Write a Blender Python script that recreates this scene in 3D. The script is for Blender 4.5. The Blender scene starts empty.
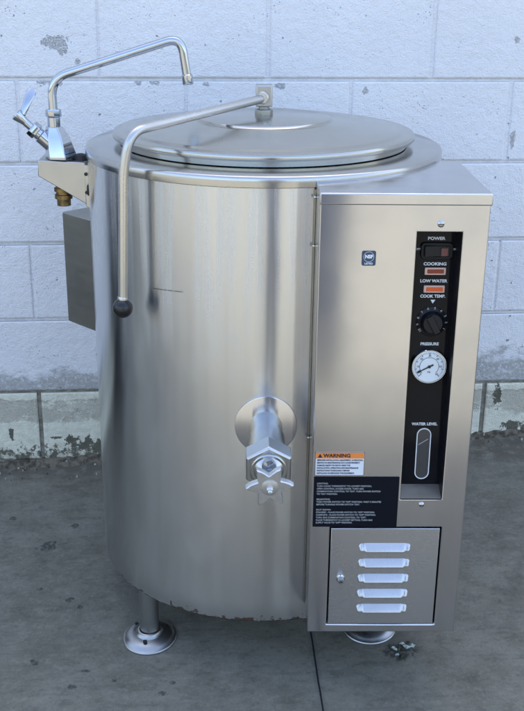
import bpy, bmesh, math, random
from mathutils import Vector, Matrix
random.seed(7)
scene = bpy.context.scene
C = scene.collection
PI = math.pi
R_ = math.radians
DZ = 0.63                      # everything below is measured from the kettle rim datum, ground at -0.63

# ------------------------------------------------------------------ nodes
class NT:
    def __init__(s, name):
        s.m = bpy.data.materials.new(name); s.m.use_nodes = True
        s.t = s.m.node_tree; s.t.nodes.clear()
        s.out = s.t.nodes.new('ShaderNodeOutputMaterial')
        s.b = s.t.nodes.new('ShaderNodeBsdfPrincipled')
        s.t.links.new(s.b.outputs[0], s.out.inputs[0])
    def n(s, typ, **kw):
        x = s.t.nodes.new('ShaderNode' + typ)
        for k, v in kw.items(): setattr(x, k, v)
        return x
    def put(s, sock, v):
        if v is None: return
        if isinstance(v, bpy.types.NodeSocket): s.t.links.new(v, sock)
        elif isinstance(v, (tuple, list)):
            d = sock.default_value
            sock.default_value = tuple(v) + ((1,) if len(d) == 4 and len(v) == 3 else ())
        else: sock.default_value = v
    def set(s, **kw):
        for k, v in kw.items(): s.put(s.b.inputs[k.replace('_', ' ')], v)
    def math(s, op, a, b=None, c=None, clamp=False):
        x = s.n('Math', operation=op, use_clamp=clamp)
        for i, v in enumerate((a, b, c)): s.put(x.inputs[i], v)
        return x.outputs[0]
    def obj(s): return s.n('TexCoord').outputs['Object']
    def xyz(s, v):
        x = s.n('SeparateXYZ'); s.put(x.inputs[0], v); return x.outputs
    def comb(s, a, b, c):
        x = s.n('CombineXYZ')
        for i, v in enumerate((a, b, c)): s.put(x.inputs[i], v)
        return x.outputs[0]
    def scale(s, v, k):
        x = s.n('VectorMath', operation='MULTIPLY'); s.put(x.inputs[0], v); s.put(x.inputs[1], k); return x.outputs[0]
    def vadd(s, v, k):
        x = s.n('VectorMath', operation='ADD'); s.put(x.inputs[0], v); s.put(x.inputs[1], k); return x.outputs[0]
    def noise(s, v, sc, detail=3, rough=.55, dist=0):
        x = s.n('TexNoise'); s.put(x.inputs['Vector'], v); x.inputs['Scale'].default_value = sc
        x.inputs['Detail'].default_value = detail; x.inputs['Roughness'].default_value = rough
        x.inputs['Distortion'].default_value = dist
        return x.outputs[0]
    def voro(s, v, sc):
        x = s.n('TexVoronoi'); s.put(x.inputs['Vector'], v); x.inputs['Scale'].default_value = sc
        return x.outputs[0]
    def ramp(s, v, a, b, lo=0, hi=1):
        x = s.n('MapRange', interpolation_type='SMOOTHSTEP')
        s.put(x.inputs[0], v)
        for i, q in enumerate((a, b, lo, hi)): s.put(x.inputs[i + 1], q)
        return x.outputs[0]
    def mix(s, f, a, b):
        x = s.n('Mix', data_type='RGBA'); s.put(x.inputs[0], f); s.put(x.inputs[6], a); s.put(x.inputs[7], b)
        return x.outputs[2]
    def mul(s, a, b): return s.math('MULTIPLY', a, b)
    def mx(s, a, b): return s.math('MAXIMUM', a, b)
    def bump(s, h, strength=.3, dist=.002, normal=None):
        x = s.n('Bump'); x.inputs['Strength'].default_value = strength; x.inputs['Distance'].default_value = dist
        s.put(x.inputs['Height'], h)
        if normal is not None: s.put(x.inputs['Normal'], normal)
        return x.outputs[0]
    def blobs(s, v, spots, wob):
        """union of ragged elliptical patches; v already holds the two in-surface axes in x,y (z = 0)"""
        acc = None
        for (cx, cy, rx, ry) in spots:
            q = s.scale(s.vadd(v, (-cx, -cy, 0)), (1 / rx, 1 / ry, 0))
            l = s.n('VectorMath', operation='LENGTH'); s.put(l.inputs[0], q)
            d = s.math('ADD', l.outputs['Value'], wob)
            f = s.ramp(d, 1.08, .92)
            acc = f if acc is None else s.mx(acc, f)
        return acc

def simple(name, col, rough=.5, metal=0, **kw):
    t = NT(name); t.set(Base_Color=col, Roughness=rough, Metallic=metal, **kw); return t.m

# ---- stainless steel ------------------------------------------------------
def steel(name, base=(.60, .595, .575), rough=.2, an=.5, tangent=None, radial=False, grain=(6, 6, 900), wav=.0, var=.1, rot=0.0, smear=.03, bk=0.0):
    t = NT(name); o = t.obj()
    g = t.noise(t.scale(o, grain), 1.0, 3, .7)
    cloud = t.noise(o, 7, 4, .6)
    r = t.math('ADD', t.ramp(g, .2, .8, rough - var * .35, rough + var * .35), t.ramp(cloud, .2, .8, -smear * .5, smear * .7))
    c = t.mix(t.ramp(cloud, .3, .75, 0, 1), base, tuple(x * .9 for x in base))
    t.set(Base_Color=c, Metallic=1.0, Roughness=r, Anisotropic=an, Anisotropic_Rotation=rot)
    if radial:
        tn = t.n('Tangent', direction_type='RADIAL', axis='Z'); t.put(t.b.inputs['Tangent'], tn.outputs[0])
    elif tangent: t.put(t.b.inputs['Tangent'], t.comb(*tangent))
    b = None
    if bk: b = t.bump(g, bk, .0005)
    if wav: b = t.bump(t.noise(o, 5, 2, .4), wav, .02, b)
    if b is not None: t.put(t.b.inputs['Normal'], b)
    return t.m

def drum_steel():
    t = NT('drum_steel'); o = t.obj(); x, y, z = t.xyz(o)
    ang = t.math('ARCTAN2', x, t.mul(y, -1.0))
    u = t.mul(ang, .351)
    st = t.comb(u, t.mul(z, .022), 0)                       # long vertical drips
    d1 = t.noise(st, 75, 1, .5); d2 = t.noise(st, 17, 3, .5)
    up = t.ramp(z, -.02, .28)
    drip = t.mul(t.ramp(d1, .38, .68), up)
    grain = t.noise(t.comb(t.mul(u, 5), t.mul(z, 1800), 0), 1, 3, .7)
    cloud = t.noise(t.comb(u, t.mul(z, .5), 0), 9, 4, .6)
    r = t.math('ADD', t.ramp(grain, .3, .7, .195, .215), t.mul(drip, .11))
    r = t.math('ADD', r, t.ramp(cloud, .4, .75, -.02, .03))
    c = t.mix(t.ramp(d2, .35, .7), (.66, .658, .652), (.60, .597, .59))
    c = t.mix(t.mul(drip, .7), c, (.72, .69, .635))
    # long thin scratch
    p = t.comb(u, z, 0)
    sx = t.ramp(u, -.222, -.215); sx2 = t.ramp(u, -.150, -.157)
    line = t.math('ABSOLUTE', t.math('SUBTRACT', z, t.math('MULTIPLY_ADD', u, .053, .1757)))
    sc = t.mul(t.mul(sx, sx2), t.ramp(line, .0014, .0005))
    sc = t.mul(sc, t.ramp(t.noise(p, 160, 2), .3, .45))
    c = t.mix(t.mul(sc, .8), c, (.09, .085, .08))
    # rust nibbling along the bottom hem
    rn = t.noise(p, 70, 5, .7); big = t.noise(p, 7, 2)
    edge = t.math('ADD', z, .5099)
    lim = t.mul(t.ramp(big, .42, .66, .0, .012), t.ramp(t.math('ABSOLUTE', t.math('ADD', u, .09)), .28, .05, .35, 1.0))
    rust = t.ramp(t.math('SUBTRACT', t.math('ADD', lim, t.mul(t.math('SUBTRACT', rn, .5), .055)), edge), -.0006, .0006)
    hem = t.mul(t.ramp(edge, .0050, .0025), t.ramp(t.noise(p, 28, 3), .3, .5))
    rust = t.mx(rust, hem)
    pits = t.mul(t.ramp(t.noise(p, 90, 2), .70, .76), t.ramp(edge, .05, .005))
    rust = t.mx(rust, pits)
    c = t.mix(rust, c, t.mix(t.ramp(rn, .4, .65), (.026, .016, .011), (.060, .034, .020)))
    t.set(Base_Color=c, Metallic=t.math('SUBTRACT', 1.0, rust), Roughness=t.math('ADD', r, t.mul(rust, .15)), Anisotropic=1.0, Anisotropic_Rotation=.25)
    tn = t.n('Tangent', direction_type='RADIAL', axis='Z'); t.put(t.b.inputs['Tangent'], tn.outputs[0])
    b = t.bump(grain, .02, .0005)
    b = t.bump(t.noise(t.comb(u, t.mul(z, .35), 0), 7, 2, .4), .10, .02, b)
    b = t.bump(t.noise(t.comb(u, t.mul(z, .03), 0), 30, 1, .5), .018, .004, b)
    t.put(t.b.inputs['Normal'], b)
    return t.m

M = {}
M['drum'] = drum_steel()
M['panel'] = steel('front_sheet_steel', (.615, .615, .64), .15, .86, tangent=(0.0, 0.0, 1.0), grain=(14, 14, 1800), wav=.03, var=.03, smear=.07)
M['door'] = steel('door_sheet_steel', (.56, .565, .585), .27, .8, tangent=(0.0, 0.0, 1.0), grain=(25, 25, 2500), wav=.012, var=.015)
M['lid'] = steel('lid_steel', (.50, .485, .445), .2, .6, radial=True, rot=.25, grain=(60, 60, 60), wav=.012, var=.08)
M['rim'] = steel('rim_steel', (.51, .505, .49), .2, .5, radial=True, rot=.25, grain=(60, 60, 60), wav=.01, var=.08)
M['bracket'] = steel('bracket_steel', (.50, .50, .495), .33, .3, grain=(300, 300, 9), smear=.1)
M['box'] = steel('dull_grey_steel', (.36, .355, .32), .4, .2, grain=(9, 9, 300), smear=.1)
M['tube'] = steel('satin_tube_steel', (.58, .575, .56), .3, .0, grain=(90, 90, 90), smear=.08)
M['valve'] = steel('cast_valve_steel', (.56, .56, .55), .29, .0, grain=(60, 60, 60), var=.03, smear=.03)
def cast_mat():
    t = NT('tumbled_cast_metal'); n = t.noise(t.obj(), 90, 3); t.set(Base_Color=t.mix(t.ramp(n, .3, .7), (.66, .665, .66), (.58, .585, .58)), Metallic=.9, Roughness=.38); return t.m
M['cast'] = cast_mat()
M['foot'] = steel('worn_foot_steel', (.42, .425, .43), .33, .0, grain=(60, 60, 60), smear=.16)
M['chrome'] = steel('bright_chrome', (.53, .56, .61), .07, .0, grain=(40, 40, 40), var=.03, smear=.05)
M['screw'] = steel('screw_steel', (.6, .6, .6), .25, .0)
M['black'] = simple('glossy_black_panel', (.006, .007, .011), .07, 0, Specular_IOR_Level=.16)
M['bezel'] = simple('black_plastic', (.010, .011, .014), .35, 0, Specular_IOR_Level=.25)
M['knob'] = simple('satin_black_knob', (.012, .012, .015), .4, 0, Specular_IOR_Level=.3)
M['ball'] = simple('black_ball_plastic', (.01, .01, .012), .22)
M['dark'] = simple('opening_shade', (.012, .012, .013), .8)  # near-black colour stands in for shade in gaps, slots, holes and openings
M['gasket'] = simple('black_rubber', (.015, .015, .016), .6)
M['ink'] = simple('white_ink', (.80, .82, .85), .5)
M['dimink'] = simple('grey_white_ink', (.42, .44, .46), .5)
M['blackink'] = simple('black_ink', (.02, .02, .03), .5)
M['navyink'] = simple('blue_black_ink', (.03, .045, .10), .5)
M['paper'] = simple('white_label', (.74, .78, .84), .4)
M['orange'] = simple('orange_label', (.85, .26, .05), .4)
M['blacklabel'] = simple('black_label', (.006, .008, .014), .3, 0, Specular_IOR_Level=.12)
M['navy'] = simple('navy_emblem', (.03, .06, .11), .35)
M['dial'] = simple('gauge_white', (.78, .84, .88), .3)
M['lampframe'] = simple('lamp_bezel', (.75, .50, .42), .4)
M['lensdark'] = simple('dark_red_lens', (.27, .028, .013), .2)
M['lens'] = simple('orange_red_lens', (.78, .11, .025), .2)
M['redmark'] = simple('dull_red_window', (.16, .045, .045), .3)
M['slot'] = simple('sight_glass', (.06, .058, .062), .12)

def brass_mat():
    t = NT('tarnished_brass'); o = t.obj(); n = t.noise(o, 60, 4, .6)
    t.set(Base_Color=t.mix(t.ramp(n, .35, .65), (.30, .20, .085), (.10, .085, .05)), Metallic=.9, Roughness=t.ramp(n, .3, .7, .3, .55)); return t.m
M['brass'] = brass_mat()

# ---- painted blocks ---------------------------------------------------------
def paint_mat():
    t = NT('painted_block'); o = t.obj(); x, y, z = t.xyz(o)
    p = t.comb(x, z, 0)
    fine = t.noise(o, 260, 3, .6); mid = t.noise(o, 45, 4, .6); low = t.noise(o, 3.0, 3, .5); ch = t.noise(o, 18, 4, .65)
    c = t.mix(t.ramp(low, .3, .7), (.79, .785, .81), (.84, .835, .85))
    c = t.mix(t.ramp(ch, .55, .75, 0, .35), c, (.73, .73, .755))
    # small open pores of the block showing through the paint
    pv = t.voro(t.vadd(o, t.scale(t.comb(mid, mid, mid), (.02, .02, .02))), 55)
    sparse = t.ramp(t.noise(o, 26, 2), .58, .66)
    pore = t.mul(t.ramp(pv, .17, .10), sparse)
    pore2 = t.mul(t.ramp(t.voro(o, 130), .19, .12), t.ramp(t.noise(o, 14, 2), .58, .68))
    pores = t.mx(pore, pore2)
    c = t.mix(t.mul(pores, .72), c, (.24, .25, .27))
    # chips in the paint
    wob = t.mul(t.math('SUBTRACT', t.noise(o, 75, 4, .7), .5), 3.6)
    chips = t.blobs(p, [(-.492, .537, .026, .015), (-.474, .528, .012, .02), (-.5156, .4465, .021, .0075), (-.441, .4945, .006, .007),
                        (-.485, .4415, .008, .004), (-.2957, .4437, .009, .005), (-.257, .4437, .010, .006), (.262, .428, .006, .010),
                        (.646, .304, .006, .018), (.634, .548, .006, .008), (.05, .437, .012, .007), (-.13, .44, .007, .005)], wob)
    chips = t.mul(chips, t.ramp(t.noise(o, 170, 3, .7), .36, .56)); c = t.mix(t.mul(chips, .42), c, t.mix(fine, (.30, .29, .27), (.48, .46, .42)))
    # grime on the lowest painted course
    gn = t.noise(t.comb(x, t.mul(z, 1.7), 0), 11, 5, .68)
    gz = t.mul(t.ramp(z, -.22, -.345), t.ramp(z, -.372, -.352))
    grow = t.ramp(x, .35, .66, 0, .10)
    grime = t.mul(t.ramp(t.math('ADD', t.math('ADD', t.mul(gz, .34), gn), grow), .66, .84), t.ramp(z, -.20, -.27))
    grime = t.mul(grime, t.ramp(t.noise(o, 95, 4, .75), .28, .52))
    c = t.mix(t.mul(grime, .6), c, (.20, .19, .16))
    # bottom course: yellowed paint, bare block above, moss and dirt below
    bc = t.ramp(z, -.3585, -.3665)
    pale = t.mix(t.ramp(mid, .35, .7), (.82, .795, .66), (.70, .68, .55))
    c = t.mix(bc, c, pale)
    bn = t.noise(t.comb(x, t.mul(z, 1.3), 0), 7, 7, .72)
    barez = t.mul(t.ramp(z, -.372, -.392), t.ramp(z, -.475, -.44))
    bare = t.mul(t.ramp(t.math('ADD', t.mul(barez, .27), bn), .64, .76), bc)
    c = t.mix(t.mul(bare, .8), c, t.mix(t.ramp(fine, .3, .7), (.40, .37, .30), (.54, .50, .41)))
    mn = t.noise(p, 55, 6, .75)
    mz = t.ramp(z, -.475, -.55)
    moss = t.mul(t.ramp(t.math('ADD', t.mul(mz, .26), mn), .70, .78), bc)
    spots = t.blobs(p, [(-.507, -.508, .017, .015), (-.462, -.512, .013, .016), (-.48, -.523, .02, .012), (-.545, -.497, .016, .004), (-.432, -.527, .02, .02),
                        (.72, -.495, .03, .016), (.77, -.50, .03, .01), (.67, -.40, .012, .03), (-.665, -.485, .006, .02)], wob)
    moss = t.mx(moss, spots)
    c = t.mix(t.mul(moss, .9), c, t.mix(t.ramp(mn, .5, .75), (.06, .058, .038), (.13, .11, .08)))
    low_edge = t.ramp(z, -.535, -.575); c = t.mix(t.mul(low_edge, t.ramp(t.noise(p, 30, 3), .3, .6)), c, (.13, .11, .085))
    t.set(Base_Color=c, Roughness=.62, Specular_IOR_Level=.35)
    h = t.math('ADD', t.mul(fine, .6), t.mul(mid, 1.1))
    h = t.math('SUBTRACT', h, t.mul(pores, 1.2)); h = t.math('SUBTRACT', h, t.mul(chips, .8)); h = t.math('SUBTRACT', h, t.mul(bare, .5))
    b = t.bump(h, .95, .0045)
    b = t.bump(low, .25, .03, b)
    t.put(t.b.inputs['Normal'], b)
    return t.m
def joint_mat():
    t = NT('painted_mortar'); o = t.obj(); x, y, z = t.xyz(o)
    n = t.noise(o, 60, 4, .65)
    c = t.mix(t.ramp(n, .3, .7), (.66, .66, .68), (.78, .78, .80))
    bot = t.ramp(z, -.350, -.362)
    c = t.mix(bot, c, t.mix(t.ramp(n, .35, .65), (.16, .15, .12), (.30, .285, .24)))
    t.set(Base_Color=c, Roughness=.75)
    t.put(t.b.inputs['Normal'], t.bump(n, .6, .004)); return t.m
M['paint'] = paint_mat(); M['joint'] = joint_mat()

def ground_mat():
    t = NT('worn_concrete'); o = t.obj(); x, y, z = t.xyz(o); p = t.comb(x, y, 0)
    low = t.noise(p, 1.6, 4, .6); mid = t.noise(p, 9, 5, .65); fine = t.noise(p, 105, 5, .78); mid2 = t.noise(t.vadd(t.comb(x, t.mul(y, 1.6), 0), (3, 7, 0)), 22, 6, .72)
    brush = t.noise(t.comb(t.mul(x, 3.2), t.mul(y, 38), 0), 1, 4, .65)
    c = t.mix(t.ramp(low, .3, .72), (.148, .141, .112), (.196, .187, .150))
    c = t.mix(t.ramp(mid, .38, .72, 0, .65), c, (.105, .102, .076))
    c = t.mix(t.ramp(mid2, .50, .66, 0, .55), c, (.088, .085, .064))
    c = t.mix(t.ramp(mid2, .47, .36, 0, .4), c, (.24, .228, .185))
    c = t.mix(t.ramp(brush, .52, .74, 0, .5), c, (.092, .088, .078))
    c = t.mix(t.ramp(fine, .53, .72, 0, .55), c, (.28, .265, .22))
    c = t.mix(t.ramp(fine, .46, .32, 0, .6), c, (.07, .07, .075))
    pore = t.mul(t.ramp(t.voro(p, 230), .20, .12), t.ramp(t.noise(p, 40, 3), .50, .58)); c = t.mix(t.mul(pore, .75), c, (.04, .04, .036))
    grit = t.mul(t.ramp(t.voro(t.vadd(p, (5, 3, 0)), 170), .15, .09), t.ramp(t.noise(p, 30, 3), .54, .60)); c = t.mix(t.mul(grit, .6), c, (.34, .33, .29))
    wob = t.mul(t.math('SUBTRACT', t.noise(p, 60, 4, .6), .5), 2.6)
    spots = t.blobs(p, [(-.5098, .1016, .020, .018), (-.456, .1814, .010, .009), (-.4262, -.1032, .011, .008), (-.4002, -.1284, .007, .006),
                        (-.3818, -.3747, .009, .008), (-.62, .22, .008, .008), (-.47, -.30, .008, .01), (-.50, -.06, .007, .006), (-.30, -.36, .006, .005),
                        (-.20, -.40, .008, .006), (-.18, -.37, .005, .005), (-.36, -.33, .010, .004), (.29, -.30, .03, .022), (.42, -.05, .006, .005)], wob)
    spots = t.mul(spots, t.ramp(t.noise(p, 130, 3, .7), .34, .54)); c = t.mix(t.mul(spots, .75), c, (.03, .03, .03))
    damp = t.ramp(t.noise(p, 5, 5, .7), .55, .72, 0, .5)
    c = t.mix(t.mul(damp, t.ramp(y, .5, .1)), c, (.066, .065, .052))
    wet = t.mul(t.ramp(y, .36, .46), t.ramp(t.noise(p, 26, 4), .38, .55)); c = t.mix(t.mul(wet, .7), c, (.09, .08, .06))
    # saw-cut control joint
    kink = t.mul(t.math('SUBTRACT', t.noise(p, 14, 3), .5), .0035)
    d = t.math('ABSOLUTE', t.math('ADD', t.math('SUBTRACT', t.math('MULTIPLY_ADD', y, .047, x), .0967), kink))
    cut = t.ramp(d, .0024, .0012)
    c = t.mix(t.ramp(d, .012, .003, 0, .35), c, (.08, .08, .08)); c = t.mix(cut, c, (.012, .012, .013))
    t.set(Base_Color=c, Roughness=t.ramp(mid, .3, .7, .72, .9), Specular_IOR_Level=.3)
    h = t.math('ADD', t.mul(fine, .8), t.mul(brush, .6)); h = t.math('SUBTRACT', h, t.mul(cut, 3.0))
    t.put(t.b.inputs['Normal'], t.bump(h, .45, .0025)); return t.m
M['ground'] = ground_mat()
def dirt_mat():
    t = NT('dry_dirt'); n = t.noise(t.obj(), 70, 4); t.set(Base_Color=t.mix(t.ramp(n, .35, .65), (.05, .042, .03), (.16, .14, .105)), Roughness=.9); return t.m
M['dirt'] = dirt_mat()

# ------------------------------------------------------------------ meshes
class MB:
    def __init__(s): s.bm = bmesh.new()
    def v(s, *p): return s.bm.verts.new(p)
    def face(s, vs, mi=0):
        try: f = s.bm.faces.new(vs)
        except ValueError: return None
        f.material_index = mi; f.smooth = True; return f
    def box(s, x0, x1, y0, y1, z0, z1, mi=0):
        a = [s.v(x, y, z) for z in (z0, z1) for y in (y0, y1) for x in (x0, x1)]
        for q in ((0, 2, 3, 1), (4, 5, 7, 6), (0, 1, 5, 4), (2, 6, 7, 3), (0, 4, 6, 2), (1, 3, 7, 5)): s.face([a[i] for i in q], mi)
        return s
    def prism(s, pts, y0, y1, mi=0):             # outline in x,z run along y
        a = [s.v(x, y0, z) for x, z in pts]; b = [s.v(x, y1, z) for x, z in pts]; n = len(pts)
        s.face(a, mi); s.face(b[::-1], mi)
        for i in range(n): s.face([a[i], b[i], b[(i + 1) % n], a[(i + 1) % n]], mi)
        return s
    def plate(s, pts, z0, z1, mi=0):             # outline in x,y run along z
        a = [s.v(x, y, z0) for x, y in pts]; b = [s.v(x, y, z1) for x, y in pts]; n = len(pts)
        s.face(a[::-1], mi); s.face(b, mi)
        for i in range(n): s.face([a[i], a[(i + 1) % n], b[(i + 1) % n], b[i]], mi)
        return s
    def lathe(s, prof, seg=48, mi=0, o=(0, 0, 0), axis=(0, 0, 1), phase=0):
        ax = Vector(axis).normalized(); q = Vector((0, 0, 1)).rotation_difference(ax).to_matrix(); o = Vector(o)
        rings = []
        for r, z in prof:
            if r < 1e-6: rings.append([s.bm.verts.new(o + q @ Vector((0, 0, z)))])
            else: rings.append([s.bm.verts.new(o + q @ Vector((r * math.cos(2 * PI * k / seg + phase), r * math.sin(2 * PI * k / seg + phase), z))) for k in range(seg)])
        for a, b in zip(rings, rings[1:]):
            for k in range(seg):
                k2 = (k + 1) % seg
                if len(a) == 1 and len(b) == 1: continue
                if len(a) == 1: s.face([a[0], b[k2], b[k]], mi)
                elif len(b) == 1: s.face([a[k], a[k2], b[0]], mi)
                else: s.face([a[k], a[k2], b[k2], b[k]], mi)
        return s
    def tube(s, pts, r, seg=20, mi=0, bend=0.0, caps=True):
        pts = [Vector(p) for p in pts]; path = [pts[0]]
        for i in range(1, len(pts) - 1):
            p, a, b = pts[i], pts[i - 1], pts[i + 1]
            bd = bend[i - 1] if isinstance(bend, (list, tuple)) else bend
            d1, d2 = (a - p).normalized(), (b - p).normalized()
            q1, q2 = p + d1 * bd, p + d2 * bd
            for k in range(13):
                t = k / 12; path.append(q1 * (1 - t) ** 2 + p * 2 * t * (1 - t) + q2 * t * t)
        path.append(pts[-1])
        rings = []; ref = None
        for i, p in enumerate(path):
            d = (path[min(i + 1, len(path) - 1)] - path[max(i - 1, 0)]).normalized()
            if ref is None: ref = d.orthogonal().normalized()
            ref = (ref - d * ref.dot(d)).normalized(); w = d.cross(ref)
            rr = r(i / (len(path) - 1)) if callable(r) else r
            rings.append([s.bm.verts.new(p + ref * rr * math.cos(2 * PI * k / seg) + w * rr * math.sin(2 * PI * k / seg)) for k in range(seg)])
        for a, b in zip(rings, rings[1:]):
            for k in range(seg): s.face([a[k], a[(k + 1) % seg], b[(k + 1) % seg], b[k]], mi)
        if caps: s.face(rings[0][::-1], mi); s.face(rings[-1], mi)
        return s
    def ball(s, c, r, seg=28):
        n = 16
        return s.lathe([(r * math.sin(PI * k / n), -r * math.cos(PI * k / n)) for k in range(n + 1)], seg, o=c)

def build(name, mb, mats, parent=None, loc=(0, 0, 0), rot=None, bevel=0, segs=2, sharp=35, local=False):
    """link the collected faces as one object; vertices are given in scene space unless local"""
    bm = mb.bm
    if not local: bmesh.ops.translate(bm, verts=bm.verts, vec=-Vector(loc))
    bmesh.ops.recalc_face_normals(bm, faces=bm.faces)
    me = bpy.data.meshes.new(name); bm.to_mesh(me); bm.free()
    for m in (mats if isinstance(mats, (list, tuple)) else [mats]): me.materials.append(m)
    me.set_sharp_from_angle(angle=R_(sharp))
    o = bpy.data.objects.new(name, me); C.objects.link(o)
    o.location = loc
    if rot: o.rotation_euler = rot
    if parent is not None: o.parent = parent
    if bevel:
        b = o.modifiers.new('bevel', 'BEVEL'); b.width = bevel; b.segments = segs; b.limit_method = 'ANGLE'; b.angle_limit = R_(30); b.harden_normals = False
    return o
def tag(o, label=None, cat=None, group=None, kind=None):
    for k, v in (('label', label), ('category', cat), ('group', group), ('kind', kind)):
        if v: o[k] = v
    return o
def text_mesh(name, items, mat, parent, loc, rot=(PI / 2, 0, 0), depth=.0003):
    """items: (string, x, y, size, x stretch, align, weight, angle) in the plane of the sign; all one mesh"""
    bm = bmesh.new()
    for it in items:
        s, x, y, size, sx, al, wt = it[:7]; an = it[7] if len(it) > 7 else 0
        cu = bpy.data.curves.new('lettering', 'FONT'); cu.body = s; cu.size = size; cu.align_x = al; cu.align_y = 'CENTER'
        cu.offset = wt * size; cu.extrude = depth; cu.resolution_u = 3
        to = bpy.data.objects.new('lettering', cu); C.objects.link(to)
        dg = bpy.context.evaluated_depsgraph_get(); me = bpy.data.meshes.new_from_object(to.evaluated_get(dg))
        me.transform(Matrix.Translation((x, y, 0)) @ Matrix.Rotation(an, 4, 'Z') @ Matrix.Diagonal((sx, 1, 1, 1)))
        bm.from_mesh(me); bpy.data.meshes.remove(me); bpy.data.objects.remove(to); bpy.data.curves.remove(cu)
    me = bpy.data.meshes.new(name); bm.to_mesh(me); bm.free(); me.materials.append(mat)
    o = bpy.data.objects.new(name, me); C.objects.link(o); o.location = loc; o.rotation_euler = rot; o.parent = parent
    return o

# ------------------------------------------------------------------ ground
def gz(x, y):
    xs = x if abs(x) < .9 else math.copysign(.9 + .5 * (1 - math.exp(-(abs(x) - .9) / .5)), x)
    z = -.63 + .0339 * (xs + .236)
    y = min(y, .75)
    if y > -.35: return z + .0944 * (y + .235)
    return z + .0944 * (-.35 + .235) - .0894 * .3 * (1 - math.exp((y + .35) / .3)) + .004 * (y + .35)
def grid_axis(a, b, near, fine):
    pts = [a + (b - a) * i / fine for i in range(fine + 1)]
    st = (b - a) / fine
    for side in (-1, 1):
        e = a if side < 0 else b; s = st
        while abs(e) < near: s *= 1.35; e += side * s; pts.append(e)
    return sorted(pts)
g = MB(); xs = grid_axis(-1.4, 1.4, 70, 40); ys = grid_axis(-1.6, .8, 70, 40)
gv = [[g.v(x, y, gz(x, y)) for x in xs] for y in ys]
for j in range(len(ys) - 1):
    for i in range(len(xs) - 1): g.face([gv[j][i], gv[j][i + 1], gv[j + 1][i + 1], gv[j + 1][i]])
ground = build('ground', g, M['ground'], sharp=60)
ground.location.z = DZ
tag(ground, kind='structure')

# ------------------------------------------------------------------ block wall
WY, WA = .5176, R_(3.6226)
MH, ML = .2032, .4064
Z1 = .4515                                   # joint line under the top visible course
w = MB(); S0, S1 = -9.0, 9.0; NUP = 11
ztop = Z1 + MH * NUP; zbot = Z1 - MH * 5
w.box(S0, S1, .006, .19, -.95, ztop, 1)      # core and raked joints
offs = {0: .019, 1: .0231 + .2012, 2: .03, 3: .2315, 4: .02, 5: .2265, 6: .02}
for k in range(-NUP + 1, 6):                 # course k hangs below joint k
    zt = Z1 - MH * (k - 1) - .0045; zb = Z1 - MH * k + .0045
    if k == 6: continue
    off = offs.get(k, .02 if k % 2 == 0 else .2265)
    rnd = random.Random(k * 13 + 5)
    hv = .0075 if k == 5 else .004
    dv = .006 if k == 5 else .0042           # upright joints are struck almost flush
    if k != 5:                               # paint-filled bed of the upright joints
        w.box(S0, S1, dv, .0061, zb, zt, 0)
    n0 = int((S0 - off) / ML) - 1
    for i in range(n0, n0 + int((S1 - S0) / ML) + 3):
        a = off + i * ML + hv + rnd.uniform(-.002, .002); b = off + (i + 1) * ML - hv + rnd.uniform(-.002, .002)
        a, b = max(a, S0), min(b, S1)
        if b - a < .03: continue
        f = rnd.uniform(-.0009, .0009); c = .0035
        o = [w.v(a, .0062, zb), w.v(b, .0062, zb), w.v(b, .0062, zt), w.v(a, .0062, zt)]
        m_ = [w.v(a, f + .0018, zb), w.v(b, f + .0018, zb), w.v(b, f + .0018, zt), w.v(a, f + .0018, zt)]
        q = [w.v(a + c, f, zb + c), w.v(b - c, f, zb + c), w.v(b - c, f, zt - c), w.v(a + c, f, zt - c)]
        for e in range(4):
            w.face([o[e], o[(e + 1) % 4], m_[(e + 1) % 4], m_[e]]); w.face([m_[e], m_[(e + 1) % 4], q[(e + 1) % 4], q[e]])
        w.face(q)
wall = build('block_wall', w, [M['paint'], M['joint']], local=True, loc=(0, WY, DZ), rot=(0, 0, WA), sharp=25)
tag(wall, 'tall pale blue-white painted concrete block wall with grimy peeling bottom course', 'wall')
cp = MB().box(S0 - .03, S1 + .03, -.04, .23, ztop + .002, ztop + .062)
build('coping', cp, M['joint'], wall, local=True, bevel=.008)

def wall_pt(s, out=0.0):
    return Vector((s * math.cos(WA) + math.sin(WA) * out, WY + s * math.sin(WA) - math.cos(WA) * out))

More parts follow.
